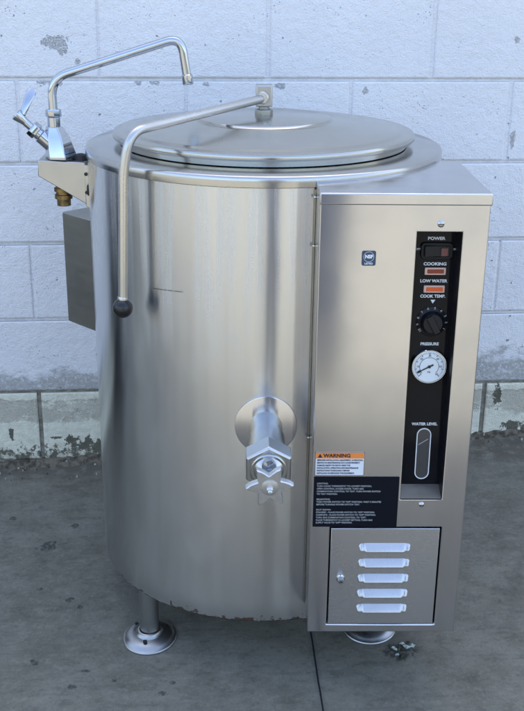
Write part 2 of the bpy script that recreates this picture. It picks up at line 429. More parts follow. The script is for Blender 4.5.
# dirt packed into the foot of the wall, with loose paint flakes and grit
d = MB(); rnd = random.Random(3); N = 420
prev = None
for i in range(N + 1):
    s = -2.6 + 5.2 * i / N
    wdt = .010 + .010 * math.sin(s * 9) ** 2 + rnd.uniform(0, .010); hgt = .006 + .007 * math.sin(s * 5 + 1) ** 2 + rnd.uniform(0, .006)
    row = []
    for (o_, h_) in ((-.02, 1.0), (.002, 1.0), (wdt * .45, .75), (wdt, -.25)):
        p = wall_pt(s, o_); row.append(d.v(p.x, p.y, gz(p.x, p.y) + hgt * h_ + rnd.uniform(-.0012, .0012)))
    if prev:
        for a in range(3): d.face([prev[a], row[a], row[a + 1], prev[a + 1]])
    prev = row
o = build('packed_dirt', d, M['dirt'], sharp=80); o.location.z = DZ; tag(o, kind='stuff', label='brown dirt packed along the foot of the wall', cat='dirt')
fl = MB(); rnd = random.Random(11)
for i in range(420):
    s = rnd.uniform(-2.2, 2.2); p = wall_pt(s, .006 + abs(rnd.gauss(0, .035))); r = rnd.uniform(.001, .0042)
    n = rnd.randint(4, 6); a0 = rnd.uniform(0, 6.28); z = gz(p.x, p.y) + .002 + (.012 if (p - wall_pt(s)).length < .02 else 0)
    mi = 0 if rnd.random() < .3 else 1
    top = [fl.v(p.x + r * rnd.uniform(.5, 1) * math.cos(a0 + 6.28 * k / n), p.y + r * rnd.uniform(.5, 1) * math.sin(a0 + 6.28 * k / n), z + rnd.uniform(.001, .004)) for k in range(n)]
    bot = [fl.v(v.co.x, v.co.y, z - .003) for v in top]
    fl.face(top, mi)
    for k in range(n): fl.face([top[k], top[(k + 1) % n], bot[(k + 1) % n], bot[k]], mi)
o = build('grit_and_flakes', fl, [simple('paint_flake', (.42, .43, .40), .7), simple('grit', (.10, .085, .06), .9)]); o.location.z = DZ
tag(o, kind='stuff', label='paint flakes and grit scattered along the wall foot', cat='grit')

# ------------------------------------------------------------------ steam kettle
K = bpy.data.objects.new('steam_kettle', None); C.objects.link(K); K.location = (0, 0, 0); K.empty_display_size = .1
tag(K, 'stainless steel steam kettle with lidded drum, swing faucet, lift arm and black control panel', 'kettle')
def part(name, mb, mat, parent=K, **kw):
    kw.setdefault('loc', (0, 0, 0))
    o = build(name, mb, mat, parent, **kw)
    if parent is K: o.location.z += DZ
    return o

RB, RR = .3511, .3549
ZB, ZR = -.5099, .3838
# drum
b = MB(); prof = [(RB - .02, ZB + .004), (RB - .004, ZB), (RB - .001, ZB + .0008), (RB, ZB + .004)]
prof += [(RB, ZB + .004 + (ZR - .012 - ZB - .004) * k / 24) for k in range(1, 25)]
b.lathe(prof, 160); b.lathe([(0, ZB + .02), (RB - .019, ZB + .0045)], 64)
drum = part('drum', b, M['drum'], sharp=50)
# rim
b = MB(); b.lathe([(RB - .003, ZR - .019), (RR - .0025, ZR - .021), (RR, ZR - .0195), (RR + .0004, ZR - .012), (RR, ZR - .005), (RR - .0015, ZR - .0018), (RR - .005, ZR), (.30, ZR + .0012), (.285, ZR + .001), (.282, ZR - .004), (.282, ZR - .08)], 160)
part('rim', b, M['rim'], sharp=50)
# lid
RL = .2998; ZL = .4107
b = MB(); b.lathe([(0, ZL + .0285), (.05, ZL + .0275), (.129, ZL + .0250), (.1335, ZL + .0238), (.1365, ZL + .0195), (.139, ZL + .0188), (.20, ZL + .0135), (.268, ZL + .0048), (.273, ZL + .0038), (.277, ZL + .0012), (.282, ZL + .0005), (RL - .006, ZL), (RL - .002, ZL - .001), (RL, ZL - .004), (RL, ZL - .0105), (RL - .0015, ZL - .0125), (RL - .006, ZL - .0125), (.288, ZL - .012), (.286, ZL - .012), (.285, ZL - .024), (.279, ZL - .0255), (0, ZL - .02)], 160)
lid = part('lid', b, M['lid'], sharp=40)
b = MB(); b.lathe([(.0, .434), (.0195, .434), (.0195, .4365), (.017, .4385)], 40); b.lathe([(0, .438), (.0185, .438), (.0185, .4475), (.017, .4495), (0, .4495)], 6, phase=.2); b.lathe([(.0105, .4495), (.0105, .456), (0, .456)], 24)
part('hub_nut', b, M['box'], lid, bevel=.0008)
b = MB(); b.box(-.0165, .0165, -.014, .016, .455, .4965)
part('hub_block', b, M['bracket'], lid, bevel=.0025, segs=3, rot=(0, 0, R_(0)))
b = MB(); b.lathe([(.0125, 0), (.0125, .004), (.0105, .006), (.0, .006)], 28, o=(-.002, -.0135, .473), axis=(-.3, -1, -.02))
part('pivot_collar', b, M['tube'], lid)
# lift arm
b = MB(); b.tube([(-.001, -.008, .4712), (-.2345, -.296, .4485), (-.2495, -.3, .385), (-.2585, -.3, .142)], .0087, 24, bend=(.032, .03))
arm = part('lift_arm', b, M['tube'], sharp=60)
b = MB(); b.ball((-.2595, -.3, .131), .0185)
part('ball_knob', b, M['ball'], arm)
b = MB(); b.lathe([(.0095, 0), (.0095, .004), (.0086, .006)], 20, o=(-.2588, -.3, .1475), axis=(.03, 0, 1))
part('collar', b, M['tube'], arm)

# ---- control box -----------------------------------------------------------
X0, X1, YF, YB, ZT, ZBX = .0844, .3653, -.4375, -.142, .3743, -.4723
ZCAP = .3555
HX0, HX1, HZ0, HZ1 = .2470, .3215, -.1870, .3095         # opening of the control panel
DX0, DX1, DZ0, DZ1 = .1203, .3265, -.4555, -.2445         # opening of the access door
b = MB()
xs = [X0, DX0, HX0, HX1, DX1, X1]; zs = [ZBX, DZ0, DZ1, HZ0, HZ1, ZCAP]
P = {}
def gp(x, z): return P.setdefault((x, z), b.v(x, YF, z))
for i in range(5):
    for j in range(5):
        xa, xb, za, zb_ = xs[i], xs[i + 1], zs[j], zs[j + 1]
        if xa >= HX0 - 1e-6 and xb <= HX1 + 1e-6 and za >= HZ0 - 1e-6 and zb_ <= HZ1 + 1e-6: continue
        if xa >= DX0 - 1e-6 and xb <= DX1 + 1e-6 and za >= DZ0 - 1e-6 and zb_ <= DZ1 + 1e-6: continue
        b.face([gp(xa, za), gp(xb, za), gp(xb, zb_), gp(xa, zb_)])
def walls(x0, x1, z0, z1, d, mi=0):
    for (xa, za, xb, zb_) in ((x0, z0, x1, z0), (x1, z0, x1, z1), (x1, z1, x0, z1), (x0, z1, x0, z0)):
        xsp = [xa] + [x for x in (xs if xa < xb else xs[::-1]) if min(xa, xb) + 1e-6 < x < max(xa, xb) - 1e-6] + [xb]
        zsp = [za] + [z for z in (zs if za < zb_ else zs[::-1]) if min(za, zb_) + 1e-6 < z < max(za, zb_) - 1e-6] + [zb_]
        line = [(x, za) for x in xsp] if abs(za - zb_) < 1e-6 else [(xa, z) for z in zsp]
        for p, q in zip(line, line[1:]): b.face([gp(*p), gp(*q), b.v(q[0], YF + d, q[1]), b.v(p[0], YF + d, p[1])], mi)
walls(HX0, HX1, HZ0, HZ1, .05, 2); walls(DX0, DX1, DZ0, DZ1, .014, 0)  # recess sides coloured black for the dark face that steel would mirror
vb = [b.v(x, YF + .014, z) for x, z in ((DX0, DZ0), (DX1, DZ0), (DX1, DZ1), (DX0, DZ1))]; b.face(vb, 1)
# sides, back, underside return
ring = [(x, ZBX) for x in xs] + [(X1, z) for z in zs[1:]] ; 
def side(line, y1, mi=0):
    for p, q in zip(line, line[1:]): b.face([gp(*p), gp(*q), b.v(q[0], y1, q[1]), b.v(p[0], y1, p[1])], mi)
side([(X1, z) for z in zs], YB); side([(X0, z) for z in zs], -.30); side([(x, ZBX) for x in xs], YF + .03)
b.face([b.v(X1, YB, ZBX), b.v(X1, YB, ZCAP), b.v(.30, YB, ZCAP), b.v(.30, YB, ZBX)])
b.face([b.v(X1 - .004, YF + .03, ZBX + .02), b.v(X0 + .004, YF + .03, ZBX + .02), b.v(X0 + .004, -.3, ZBX + .02), b.v(.3, YB, ZBX + .02), b.v(X1 - .004, YB, ZBX + .02)], 1)
bmesh.ops.remove_doubles(b.bm, verts=b.bm.verts, dist=1e-5)
cbox = part('control_box', b, [M['panel'], M['dark'], M['bezel']], bevel=.0022, segs=3)
b = MB(); a_ = [b.v(x, y, z) for x in (HX0 + .0004, HX1 - .0004) for y, z in ((YF + .0012, -.1862), (YF + .034, -.1700), (YF + .034, -.1862))]
b.face([a_[0], a_[1], a_[2]]); b.face([a_[3], a_[5], a_[4]]); b.face([a_[0], a_[3], a_[4], a_[1]]); b.face([a_[0], a_[2], a_[5], a_[3]]); b.face([a_[1], a_[4], a_[5], a_[2]])
part('recess_sill', b, M['box'], cbox)
# cap of the box
b = MB(); rimr = RR + .0006
arc = []
a0 = math.asin((X0 - .0006) / rimr); a1 = math.acos(-YB / rimr)
for k in range(25):
    a = a0 + (a1 - a0) * k / 24; arc.append((rimr * math.sin(a), -rimr * math.cos(a)))
b.plate([(X0 - .0006, YF - .0022), (X1 + .0022, YF - .0022), (X1 + .0022, YB)] + arc[::-1], ZCAP - .001, ZT)
part('box_cap', b, M['panel'], bevel=.0022, segs=3)
# cap-head screws on the front
def screw(parent, x, z, r=.0058):
    s = MB(); s.lathe([(r, 0), (r, .0012), (r * .8, .0026), (r * .4, .0034), (0, .0036)], 20, o=(x, YF, z), axis=(0, -1, 0))
    s.box(x - r * .75, x + r * .75, YF - .00395, YF - .0030, z - .0006, z + .0006, 1)
    return part('screw', s, [M['screw'], M['dark']], parent)
screw(cbox, .2848, .3237); screw(cbox, .2856, -.1975, .0052)
# seam strip and studs between drum and box
b = MB(); b.box(.0826, .0838, -.346, -.338, -.47, .36)
part('seam_strip', b, M['box'], cbox)
for z in (.348, .262, -.105):
    b = MB(); b.lathe([(.0022, 0), (.0022, .0015), (.001, .002), (0, .002)], 14, o=(.0822, -.350, z), axis=(-.1, -1, 0)); part('stud', b, M['screw'], cbox)

# ---- control panel ---------------------------------------------------------
TILT = R_(88.25); PC = Vector((.2863, -.4000, .0605))
b = MB(); b.box(-.0396, .0354, -.2412, .2492, -.003, 0)
# the sight-glass slot is let into the face as a dark inset with a bright rim
cp_ = build('control_panel', b, M['black'], K, loc=PC + Vector((0, 0, DZ)), rot=(TILT, 0, 0), local=True)
def F(z): return (z - .0605) / math.sin(TILT)
def sub(name, mb, mat, **kw): return build(name, mb, mat, cp_, local=True, **kw)
def rrect(cx, cy, w_, h_, r, n=6):
    pts = []
    for (sx, sy, a) in ((1, 1, 0), (-1, 1, 90), (-1, -1, 180), (1, -1, 270)):
        for k in range(n + 1):
            t = R_(a + 90 * k / n); pts.append((cx + sx * (w_ / 2 - r) + r * math.cos(t), cy + sy * (h_ / 2 - r) + r * math.sin(t)))
    return pts
# power switch
sy = F(.2672); sx = .2888 - PC.x
b = MB(); b.plate(rrect(sx, sy, .055, .0285, .007), 0, .006); sw = sub('power_switch', b, M['bezel'], bevel=.001)
b = MB(); b.prism([(sx - .0215, .006), (sx + .0215, .006), (sx + .0215, .0085), (sx, .0072), (sx - .0215, .0125)], sy - .0095, sy + .0095); sub_r = build('rocker', b, M['knob'], sw, local=True, bevel=.0008)
b = MB(); b.plate(rrect(.3012 - PC.x, sy - .001, .0115, .0135, .0015), .0079, .0094); build('red_window', b, M['redmark'], sw, local=True)
# indicator lamps
for z, lens, lab in ((.2312, 'lensdark', None), (.1996, 'lens', None)):
    lx = .2886 - PC.x; ly = F(z)
    b = MB(); b.plate(rrect(lx, ly, .0365, .0128, .0014), 0, .0035); lf = sub('indicator_lamp', b, M['lampframe'], bevel=.0008)
    b = MB(); b.plate(rrect(lx + .0005, ly, .0285, .0072, .001), .0034, .0042); build('lens', b, M[lens], lf, local=True)
    lf['label'] = 'dark red COOKING indicator lamp' if lens == 'lensdark' else 'bright orange LOW WATER indicator lamp'
# thermostat dial
kx = .2882 - PC.x; ky = F(.1405)
b = MB(); b.lathe([(.0272, 0), (.0272, .001), (.0205, .0035), (.0195, .004), (.0182, .015), (.0165, .0175), (0, .0175)], 40, o=(kx, ky, 0))
b.plate([(kx + .0055 * sx_ * math.cos(.5) - sy_ * math.sin(.5), ky + .0055 * sx_ * math.sin(.5) + sy_ * math.cos(.5)) for sx_, sy_ in ((-1, -.0165), (1, -.0165), (1, .0165), (-1, .0165))], .0172, .0245)
dial = sub('thermostat_dial', b, M['knob'], bevel=.0008)
nums = ['10', '9', '8', '7', '6', '5', '4', '3', '2', '1']
items = []
for i, s in enumerate(nums):
    a = R_(218 - 27.5 * i); items.append((s, kx + .0248 * math.cos(a), ky + .0248 * math.sin(a), .0062, 1.1, 'CENTER', .02, a - PI / 2))
def sub_text(name, items, mat, parent, z=.0004): 
    return text_mesh(name, items, mat, parent, (0, 0, z), (0, 0, 0))
sub_text('dial_numbers', items, M['dimink'], dial, .0022)
b = MB(); b.box(kx - .0235, kx - .0175, ky - .006, ky - .0048, .0040, .0048)
# lettering on the panel face
LT = [('POWER', .2876, .2878, .0074), ('COOKING', .2878, .2434, .0074), ('LOW WATER', .2872, .2134, .0074), ('COOK TEMP.', .2875, .1862, .0074), ('PRESSURE', .2872, .0994, .0072), ('WATER LEVEL', .2875, -.0524, .0072)]
wid = {'POWER': 1.15, 'COOKING': 1.12, 'LOW WATER': 1.04, 'COOK TEMP.': 1.0, 'PRESSURE': 1.03, 'WATER LEVEL': 1.02}
items = [(s, x - PC.x, F(z), sz, wid[s], 'CENTER', .035) for s, x, z, sz in LT]
items += [('OFF', .2568 - PC.x, F(.2692), .0048, 1.2, 'CENTER', .02), ('ON', .3187 - PC.x, F(.2692), .0048, 1.2, 'CENTER', .02)]
for it in items: sub_text('caption', [it], M['ink'], cp_)
b = MB(); b.plate([(kx - .0042, F(.1799)), (kx, F(.1732)), (kx + .0042, F(.1799))], 0, .0005); sub('index_mark', b, M['ink'])
# pressure gauge
gx = .2876 - PC.x; gy = F(.0603)
b = MB(); b.lathe([(.0318, 0), (.0318, .009), (.0305, .0105), (.0295, .0105), (.0288, .0085), (0, .0085)], 56, o=(gx, gy, 0))
ga = sub('pressure_gauge', b, M['chrome'])
b = MB(); b.lathe([(.0287, .0086), (.0287, .0089), (0, .0089)], 56, o=(gx, gy, 0)); build('dial_face', b, M['dial'], ga, local=True)
b = MB()
for i in range(41):
    a = R_(225 - 270 * i / 40); l = .0042 if i % 5 == 0 else .0022; r1 = .0262; wd = .00035 if i % 5 else .0006
    ca, sa = math.cos(a), math.sin(a)
    b.plate([(gx + ca * (r1 - l) - sa * wd, gy + sa * (r1 - l) + ca * wd), (gx + ca * (r1 - l) + sa * wd, gy + sa * (r1 - l) - ca * wd), (gx + ca * r1 + sa * wd, gy + sa * r1 - ca * wd), (gx + ca * r1 - sa * wd, gy + sa * r1 + ca * wd)], .0089, .0093)
n = 40
ar = [(gx + .0172 * math.cos(R_(225 - 270 * i / n)), gy + .0172 * math.sin(R_(225 - 270 * i / n))) for i in range(n + 1)]
ar2 = [(gx + .0164 * math.cos(R_(225 - 270 * i / n)), gy + .0164 * math.sin(R_(225 - 270 * i / n))) for i in range(n + 1)]
for i in range(n): b.plate([ar[i], ar[i + 1], ar2[i + 1], ar2[i]], .0089, .0092)
build('dial_markings', b, M['navyink'], ga, local=True)
text_mesh('dial_numerals', [(s, gx + .0200 * math.cos(R_(225 - 270 * k / 6)), gy + .0200 * math.sin(R_(225 - 270 * k / 6)), .0050, 1, 'CENTER', .01) for k, s in enumerate(('0', '10', '20', '30', '40', '50', '60'))] + [('PSI', gx, gy - .0105, .0046, 1, 'CENTER', .01)], M['navyink'], ga, (0, 0, .0090), (0, 0, 0))
b = MB(); a = R_(208); ca, sa = math.cos(a), math.sin(a)
def loc2(l, w_): return (gx + ca * l - sa * w_, gy + sa * l + ca * w_)
b.plate([loc2(-.008, .0014), loc2(-.008, -.0014), loc2(.012, -.0009), loc2(.0225, -.0004), loc2(.0225, .0004), loc2(.012, .0009)], .0098, .0106)
b.lathe([(.0026, .0089), (.0026, .0112), (0, .0112)], 16, o=(gx, gy, 0)); b.plate([loc2(.017, .0022), loc2(.017, -.0022), loc2(.0235, -.0014), loc2(.0235, .0014)], .0099, .0107)
build('needle', b, M['blackink'], ga, local=True)
# sight glass
wx = .2876 - PC.x; wt, wb = F(-.0600), F(-.1605); wc = (wt + wb) / 2
b = MB()
o1 = rrect(wx, wc, .0262, wt - wb, .0130, 8); o2 = rrect(wx, wc, .0228, wt - wb - .0034, .0113, 8)
n = len(o1); A = [b.v(x, y, 0) for x, y in o1]; B = [b.v(x, y, .0022) for x, y in o1]; D_ = [b.v(x, y, .0022) for x, y in o2]; E_ = [b.v(x, y, .0002) for x, y in o2]
for i in range(n):
    j = (i + 1) % n; b.face([A[i], A[j], B[j], B[i]]); b.face([B[i], B[j], D_[j], D_[i]]); b.face([D_[i], D_[j], E_[j], E_[i]])
sg = sub('sight_glass', b, M['ink'])
b = MB(); b.plate(o2, .0001, .0009); build('glass', b, M['slot'], sg, local=True)
b = MB(); b.plate([(wx - .0095, wc + .018), (wx - .0085, wc + .0172), (wx + .0085, wc + .0285), (wx + .0075, wc + .0293)], .0009, .0012); build('scratch_mark', b, M['dimink'], sg, local=True)

# ---- labels -----------------------------------------------------------------
def on_front(name, x0, x1, z0, z1, mat, t=.0006, r=.0015):
    s = MB(); s.plate(rrect(0, 0, x1 - x0, z1 - z0, r, 3), 0, t)
    return build(name, s, mat, K, loc=((x0 + x1) / 2, YF - .0001, (z0 + z1) / 2 + DZ), rot=(PI / 2, 0, 0), local=True)
wl = on_front('warning_label', .0897, .1777, -.1385, -.0922, M['paper'])
lw, lh = .088, .0463
b = MB(); b.plate([(-lw / 2 + .001, lh / 2 - .0125), (lw / 2 - .001, lh / 2 - .0125), (lw / 2 - .001, lh / 2 - .001), (-lw / 2 + .001, lh / 2 - .001)], .0005, .0008); build('orange_band', b, M['orange'], wl, local=True)
b = MB(); t_ = .0006
for (xa, xb, ya, yb) in ((-lw / 2, lw / 2, lh / 2 - t_, lh / 2), (-lw / 2, lw / 2, -lh / 2, -lh / 2 + t_), (-lw / 2, -lw / 2 + t_, -lh / 2, lh / 2), (lw / 2 - t_, lw / 2, -lh / 2, lh / 2)): b.box(xa, xb, ya, yb, .0006, .0009)
b.plate([(-lw / 2 + .0045, lh / 2 - .0105), (-lw / 2 + .0125, lh / 2 - .0105), (-lw / 2 + .0085, lh / 2 - .0030)], .0008, .0011)
build('border', b, M['blackink'], wl, local=True)
lines = ['IMPROPER INSTALLATION, ADJUSTMENT, ALTERATION,', 'SERVICE OR MAINTENANCE CAN CAUSE PROPERTY', 'DAMAGE, INJURY OR DEATH. READ THE', 'INSTALLATION, OPERATING AND MAINTENANCE', 'INSTRUCTIONS THOROUGHLY BEFORE', 'INSTALLING OR SERVICING THIS EQUIPMENT.']
text_mesh('lettering', [('WARNING', -lw / 2 + .0145, lh / 2 - .0069, .0095, 1.05, 'LEFT', .03)], M['blackink'], wl, (0, 0, .0010), (0, 0, 0))
text_mesh('small_print', [(s, -lw / 2 + .0035, lh / 2 - .0158 - .0052 * i, .0042, .78, 'LEFT', .025) for i, s in enumerate(lines)], M['navyink'], wl, (0, 0, .0008), (0, 0, 0))
il = on_front('instruction_label', .0884, .2427, -.2434, -.1409, M['blacklabel'])
L = [(0, 'LIGHTING:'), (1, 'TURN COOK THERMOSTAT TO LOWEST POSITION,'), (2, 'OPEN CONTROL ACCESS DOOR. TURN GAS'), (3, 'COMBINATION CONTROL TO "ON". TURN POWER SWITCH'), (4, 'TO "ON" POSITION.'),
     (6, 'RELIGHTING:'), (7, 'TURN POWER SWITCH TO "OFF" POSITION. WAIT 5 MINUTES'), (8, 'BEFORE TURNING POWER SWITCH "ON".'),
     (10, 'SHUT DOWN:'), (11, 'STANDBY - PLACE POWER SWITCH TO "OFF" POSITION.'), (12, 'COMPLETE - PLACE POWER SWITCH TO "OFF" POSITION.'), (13, 'TURN GAS COMBINATION CONTROL TO "OFF".'), (14, 'PLACE THERMOSTAT IN LOWEST SETTING, TURN GAS'), (15, 'SUPPLY VALVE TO "OFF" POSITION.')]
text_mesh('lettering', [(s, -.0715, .0375 - .00535 * i, .0043, .98, 'LEFT', .012) for i, s in L], M['dimink'], il, (0, 0, .0008), (0, 0, 0))
em = on_front('emblem', .1566, .1802, .2520, .2776, M['navy'], r=.003)
b = MB(); n = 32
for i in range(n):
    p = [(r * math.cos(2 * PI * k / n), .0025 + r * math.sin(2 * PI * k / n)) for k in (i, i + 1) for r in (.0090, .0080)]
    b.plate([p[0], p[2], p[3], p[1]], .0006, .0009)
build('ring', b, M['dimink'], em, local=True)
text_mesh('lettering', [('NSF', .0002, .0027, .0082, .95, 'CENTER', .05), ('LISTED', 0, -.0092, .0042, 1.1, 'CENTER', .02)], M['ink'], em, (0, 0, .0008), (0, 0, 0))

# ---- access door with louvres -------------------------------------------------
b = MB(); b.box(DX0 + .0028, DX1 - .0028, YF + .0012, YF + .010, DZ0 + .0012, DZ1 - .0034)
door = part('access_door', b, M['door'], bevel=.0012)
b = MB(); b.lathe([(.0085, 0), (.0085, .002), (.0062, .003), (.0062, .010), (.0052, .0125), (0, .0135)], 24, o=(.144, YF + .0012, -.3541), axis=(0, -1, 0)); b.box(.1415, .1465, YF - .0130, YF - .0119, -.3547, -.3535, 1)
part('latch', b, [M['chrome'], M['dark']], door)
def louvre(xc, zc, lx=.0965, lz=.0160, h=.0095):
    s = MB(); nu, nv = 44, 10; rows = []
    for j in range(nv + 1):
        v = j / nv; row = []
        for i in range(nu + 1):
            u = i / nu - .5; a = abs(u)
            if a < .365: e = 1.0
            elif a < .40: e = 1 - .45 * (a - .365) / .035
            elif a < .445: e = .55 + .20 * math.sin((a - .40) / .045 * PI / 2)
            else: e = .75 * math.sqrt(max(0, 1 - ((a - .445) / .055) ** 2))
            pinch = 1.0 if a < .385 else (1 - .1 * (a - .385) / .015 if a < .40 else .9 * math.sqrt(max(.04, 1 - (max(0, a - .44) / .061) ** 2)))
            d_ = h * e * (.35 * math.sin(min(v / .86, 1) * PI / 2) + .65 * min(v / .86, 1)) * (1 if v < .95 else .93)
            row.append(s.v(xc + u * lx, YF + .0011 - d_, zc + lz * (.5 - v) * pinch))
        rows.append(row)
    for j in range(nv):
        for i in range(nu): s.face([rows[j][i], rows[j][i + 1], rows[j + 1][i + 1], rows[j + 1][i]])
    under = [s.v(v.co.x, YF + .0011, v.co.z + .0035) for v in rows[-1]]
    for i in range(nu): s.face([rows[-1][i], rows[-1][i + 1], under[i + 1], under[i]], 1)
    return s
for k in range(5):
    t = k / 4; part('louver', louvre(.2235 + .0006 * t, -.2865 - .1315 * t), [M['door'], M['dark']], door, sharp=60)

# ---- draw-off valve -----------------------------------------------------------
VA = Vector((.014, -.9905, -.120)).normalized(); VO = Vector((.0030, -.3505, -.0810))
b = MB(); b.lathe([(.0300, -.012), (.0305, .040), (.0325, .046), (.0330, .118), (.032, .122)], 48, o=VO, axis=VA)
valve = part('draw_off_valve', b, M['valve'])
b = MB(); b.lathe([(0, .0026), (.0560, .0026), (.0578, .0020), (.0580, .0008), (.0576, -.0002), (0, -.0002)], 72, o=(.0032, -.3510, -.0795), axis=(.009, -1, 0))
part('flange', b, M['panel'], valve, sharp=40)
qrot = Vector((0, 0, 1)).rotation_difference(VA).to_matrix()
upl = qrot.inverted() @ Vector((0, 0, 1)); ph = math.atan2(upl.y, upl.x)
b = MB(); hx = .0452
b.lathe([(.029, .104), (hx * .90, .104), (hx, .1085), (hx, .142), (hx * .93, .1455), (.0360, .1455), (.0350, .1435), (.0300, .1435)], 6, o=VO, axis=VA, phase=ph)
part('hex_nut', b, M['valve'], valve, bevel=.0012, sharp=30)
b = MB(); b.lathe([(.0325, .140), (.0318, .1475), (.030, .149), (.0262, .149), (.022, .155), (.0165, .162), (.0125, .165), (.0125, .185), (0, .185)], 40, o=VO, axis=VA)
part('bonnet', b, M['valve'], valve)
b = MB(); ctr = VO + VA * .163 + Vector((0, 0, .0175))
b.lathe([(.0125, -.01), (.0125, .006), (.0112, .008), (.005, .0082), (.0045, .005), (0, .005)], 24, o=ctr, axis=(VA + Vector((0, 0, .35))).normalized())
part('stop_screw', b, M['chrome'], valve)
# six-pointed star handle
b = MB(); pts = []
for k in range(12 * 4):
    a = 2 * PI * k / 48; m_ = (k % 8) / 8; e = abs(m_ * 2 - 1)      # e = 1 at a point, 0 in a hollow
    rad = .0225 + (.0440 - .0225) * e ** 1.6
    if e > .99: rad *= .93
    elif e > .7: rad *= .985
    pts.append((rad * math.cos(a), rad * math.sin(a)))
lay = []
for (z, k) in ((.1845, .92), (.187, .99), (.1885, 1.0), (.1965, 1.0), (.1985, .985), (.1997, .93)):
    lay.append([b.bm.verts.new(VO + VA * z + qrot @ Vector((x * k, y * k, 0))) for x, y in [(px * math.cos(ph + PI / 6 + .06) - py * math.sin(ph + PI / 6 + .06), px * math.sin(ph + PI / 6 + .06) + py * math.cos(ph + PI / 6 + .06)) for px, py in pts]])
for p, q in zip(lay, lay[1:]):
    for k in range(48): b.face([p[k], p[(k + 1) % 48], q[(k + 1) % 48], q[k]])
b.face(lay[0][::-1]); b.face(lay[-1])
part('star_handle', b, M['cast'], valve, sharp=40)
b = MB(); b.lathe([(.0152, .1994), (.0148, .2015), (.010, .2030), (.0065, .2030), (.0060, .2085), (.0045, .2100), (.0042, .2150), (.0025, .2165), (0, .2165)], 28, o=VO, axis=VA)
part('handle_screw', b, M['cast'], valve)

# ---- faucet on its bracket ------------------------------------------------------
br = MB(); br.prism([(-.4502, .3480), (-.3570, .3440), (-.3575, .2570), (-.3605, .2615), (-.4520, .3165)], -.021, .058)
brk = part('faucet_bracket', br, M['bracket'], bevel=.002)
b = MB(); b.prism([(-.3580, .3400), (-.3500, .3395), (-.3500, .2520), (-.3580, .2560)], -.026, .020)
part('mounting_plate', b, M['bracket'], brk, bevel=.001)
for z in (.322, .285):
    b = MB(); b.lathe([(.0038, 0), (.0038, .002), (0, .0028)], 6, o=(-.3550, -.0262, z), axis=(-.15, -1, 0)); part('bolt', b, M['gasket'], brk)
b = MB(); b.lathe([(.016, -.001), (.016, .003), (.013, .009), (.006, .012), (0, .0125)], 28, o=(-.3700, .012, .3445)); part('dark_cap', b, M['gasket'], brk)  # dark dome stands in for the shade of a cutaway in the deck
FY = .012
b = MB()
def ring_pts(z, wx_, wy_, cx): return [b.v(cx + wx_ * math.cos(2 * PI * k / 6 - .08), FY + wy_ * math.sin(2 * PI * k / 6 - .08), z) for k in range(6)]
r0 = ring_pts(.3478, .0325, .0385, -.4090); r0b = ring_pts(.3545, .0325, .0385, -.4090); r1 = ring_pts(.392, .0255, .0225, -.4155); r2 = ring_pts(.4105, .0170, .0165, -.4195)
for p, q in ((r0, r0b), (r0b, r1), (r1, r2)):
    for k in range(6): b.face([p[k], p[(k + 1) % 6], q[(k + 1) % 6], q[k]])
b.face(r0[::-1]); b.face(r2)
fa = part('faucet', b, M['chrome'], bevel=.0018, segs=3, sharp=25)
bx = Vector((-.72, -.10, .69)).normalized(); bo = Vector((-.4180, FY - .002, .3655))
b = MB(); b.lathe([(0, 0), (.0155, 0), (.0155, .040), (.0125, .042), (.0125, .052)], 32, o=bo, axis=bx); part('valve_barrel', b, M['chrome'], fa)
b = MB(); b.lathe([(0, .048), (.0155, .048), (.0165, .050), (.0165, .062), (.0150, .0645), (0, .0645)], 6, o=bo, axis=bx, phase=.3); b.lathe([(.0080, .064), (.0080, .080)], 20, o=bo, axis=bx); part('bonnet_nut', b, M['chrome'], fa, bevel=.001)
b = MB(); b.lathe([(0, .078), (.0078, .078), (.0085, .082), (.0128, .098), (.0128, .101), (.0105, .103), (0, .103)], 32, o=bo, axis=bx); 
hd = part('handle_hub', b, M['chrome'], fa)
# lever blade standing up from the hub
b = MB(); l0 = bo + bx * .092 + Vector((.006, -.002, .006)); ld = Vector((.34, .42, .86)).normalized(); lw_ = Vector((.93, -.05, -.34)).normalized(); ln = ld.cross(lw_).normalized()
prev = None; ringsL = []
for k in range(9):
    t = k / 8; wd = .0058 + .0050 * t; wd = wd if k < 7 else wd * (.93 if k == 7 else .6); th = .0032 - .0012 * t
    c_ = l0 + ld * (.056 * t) + ln * (-.004 * math.sin(t * PI))
    ringsL.append([b.bm.verts.new(c_ + lw_ * wd * math.cos(2 * PI * q / 16) + ln * th * math.sin(2 * PI * q / 16)) for q in range(16)])
for p, q in zip(ringsL, ringsL[1:]):
    for k in range(16): b.face([p[k], p[(k + 1) % 16], q[(k + 1) % 16], q[k]])
b.face(ringsL[0][::-1]); b.face(ringsL[-1])
part('lever', b, M['chrome'], fa, sharp=60)
b = MB(); b.lathe([(.0128, .4100), (.0128, .4285), (.0115, .4295)], 32, o=(-.4197, FY, 0)); b.lathe([(0, .4290), (.0150, .4290), (.0158, .4305), (.0158, .4425), (.0145, .4445), (0, .4445)], 8, o=(-.4197, FY, 0), phase=.2)
part('spout_nut', b, M['chrome'], fa, bevel=.0008)
b = MB(); b.tube([(-.4197, FY, .440), (-.4206, FY, .5035), (-.1635, FY, .5845), (-.1508, FY, .497)], .0088, 24, bend=(.036, .03)); sp = part('spout', b, M['chrome'], fa, sharp=60)
b = MB(); b.lathe([(.0092, .020), (.0112, .018), (.0112, .002), (.0105, 0), (.0085, 0), (.008, .004), (0, .004)], 28, o=(-.1506, FY, .4945), axis=(-.1, 0, 1)); part('aerator', b, M['chrome'], fa)
b = MB(); cx = -.4085; cz = FY
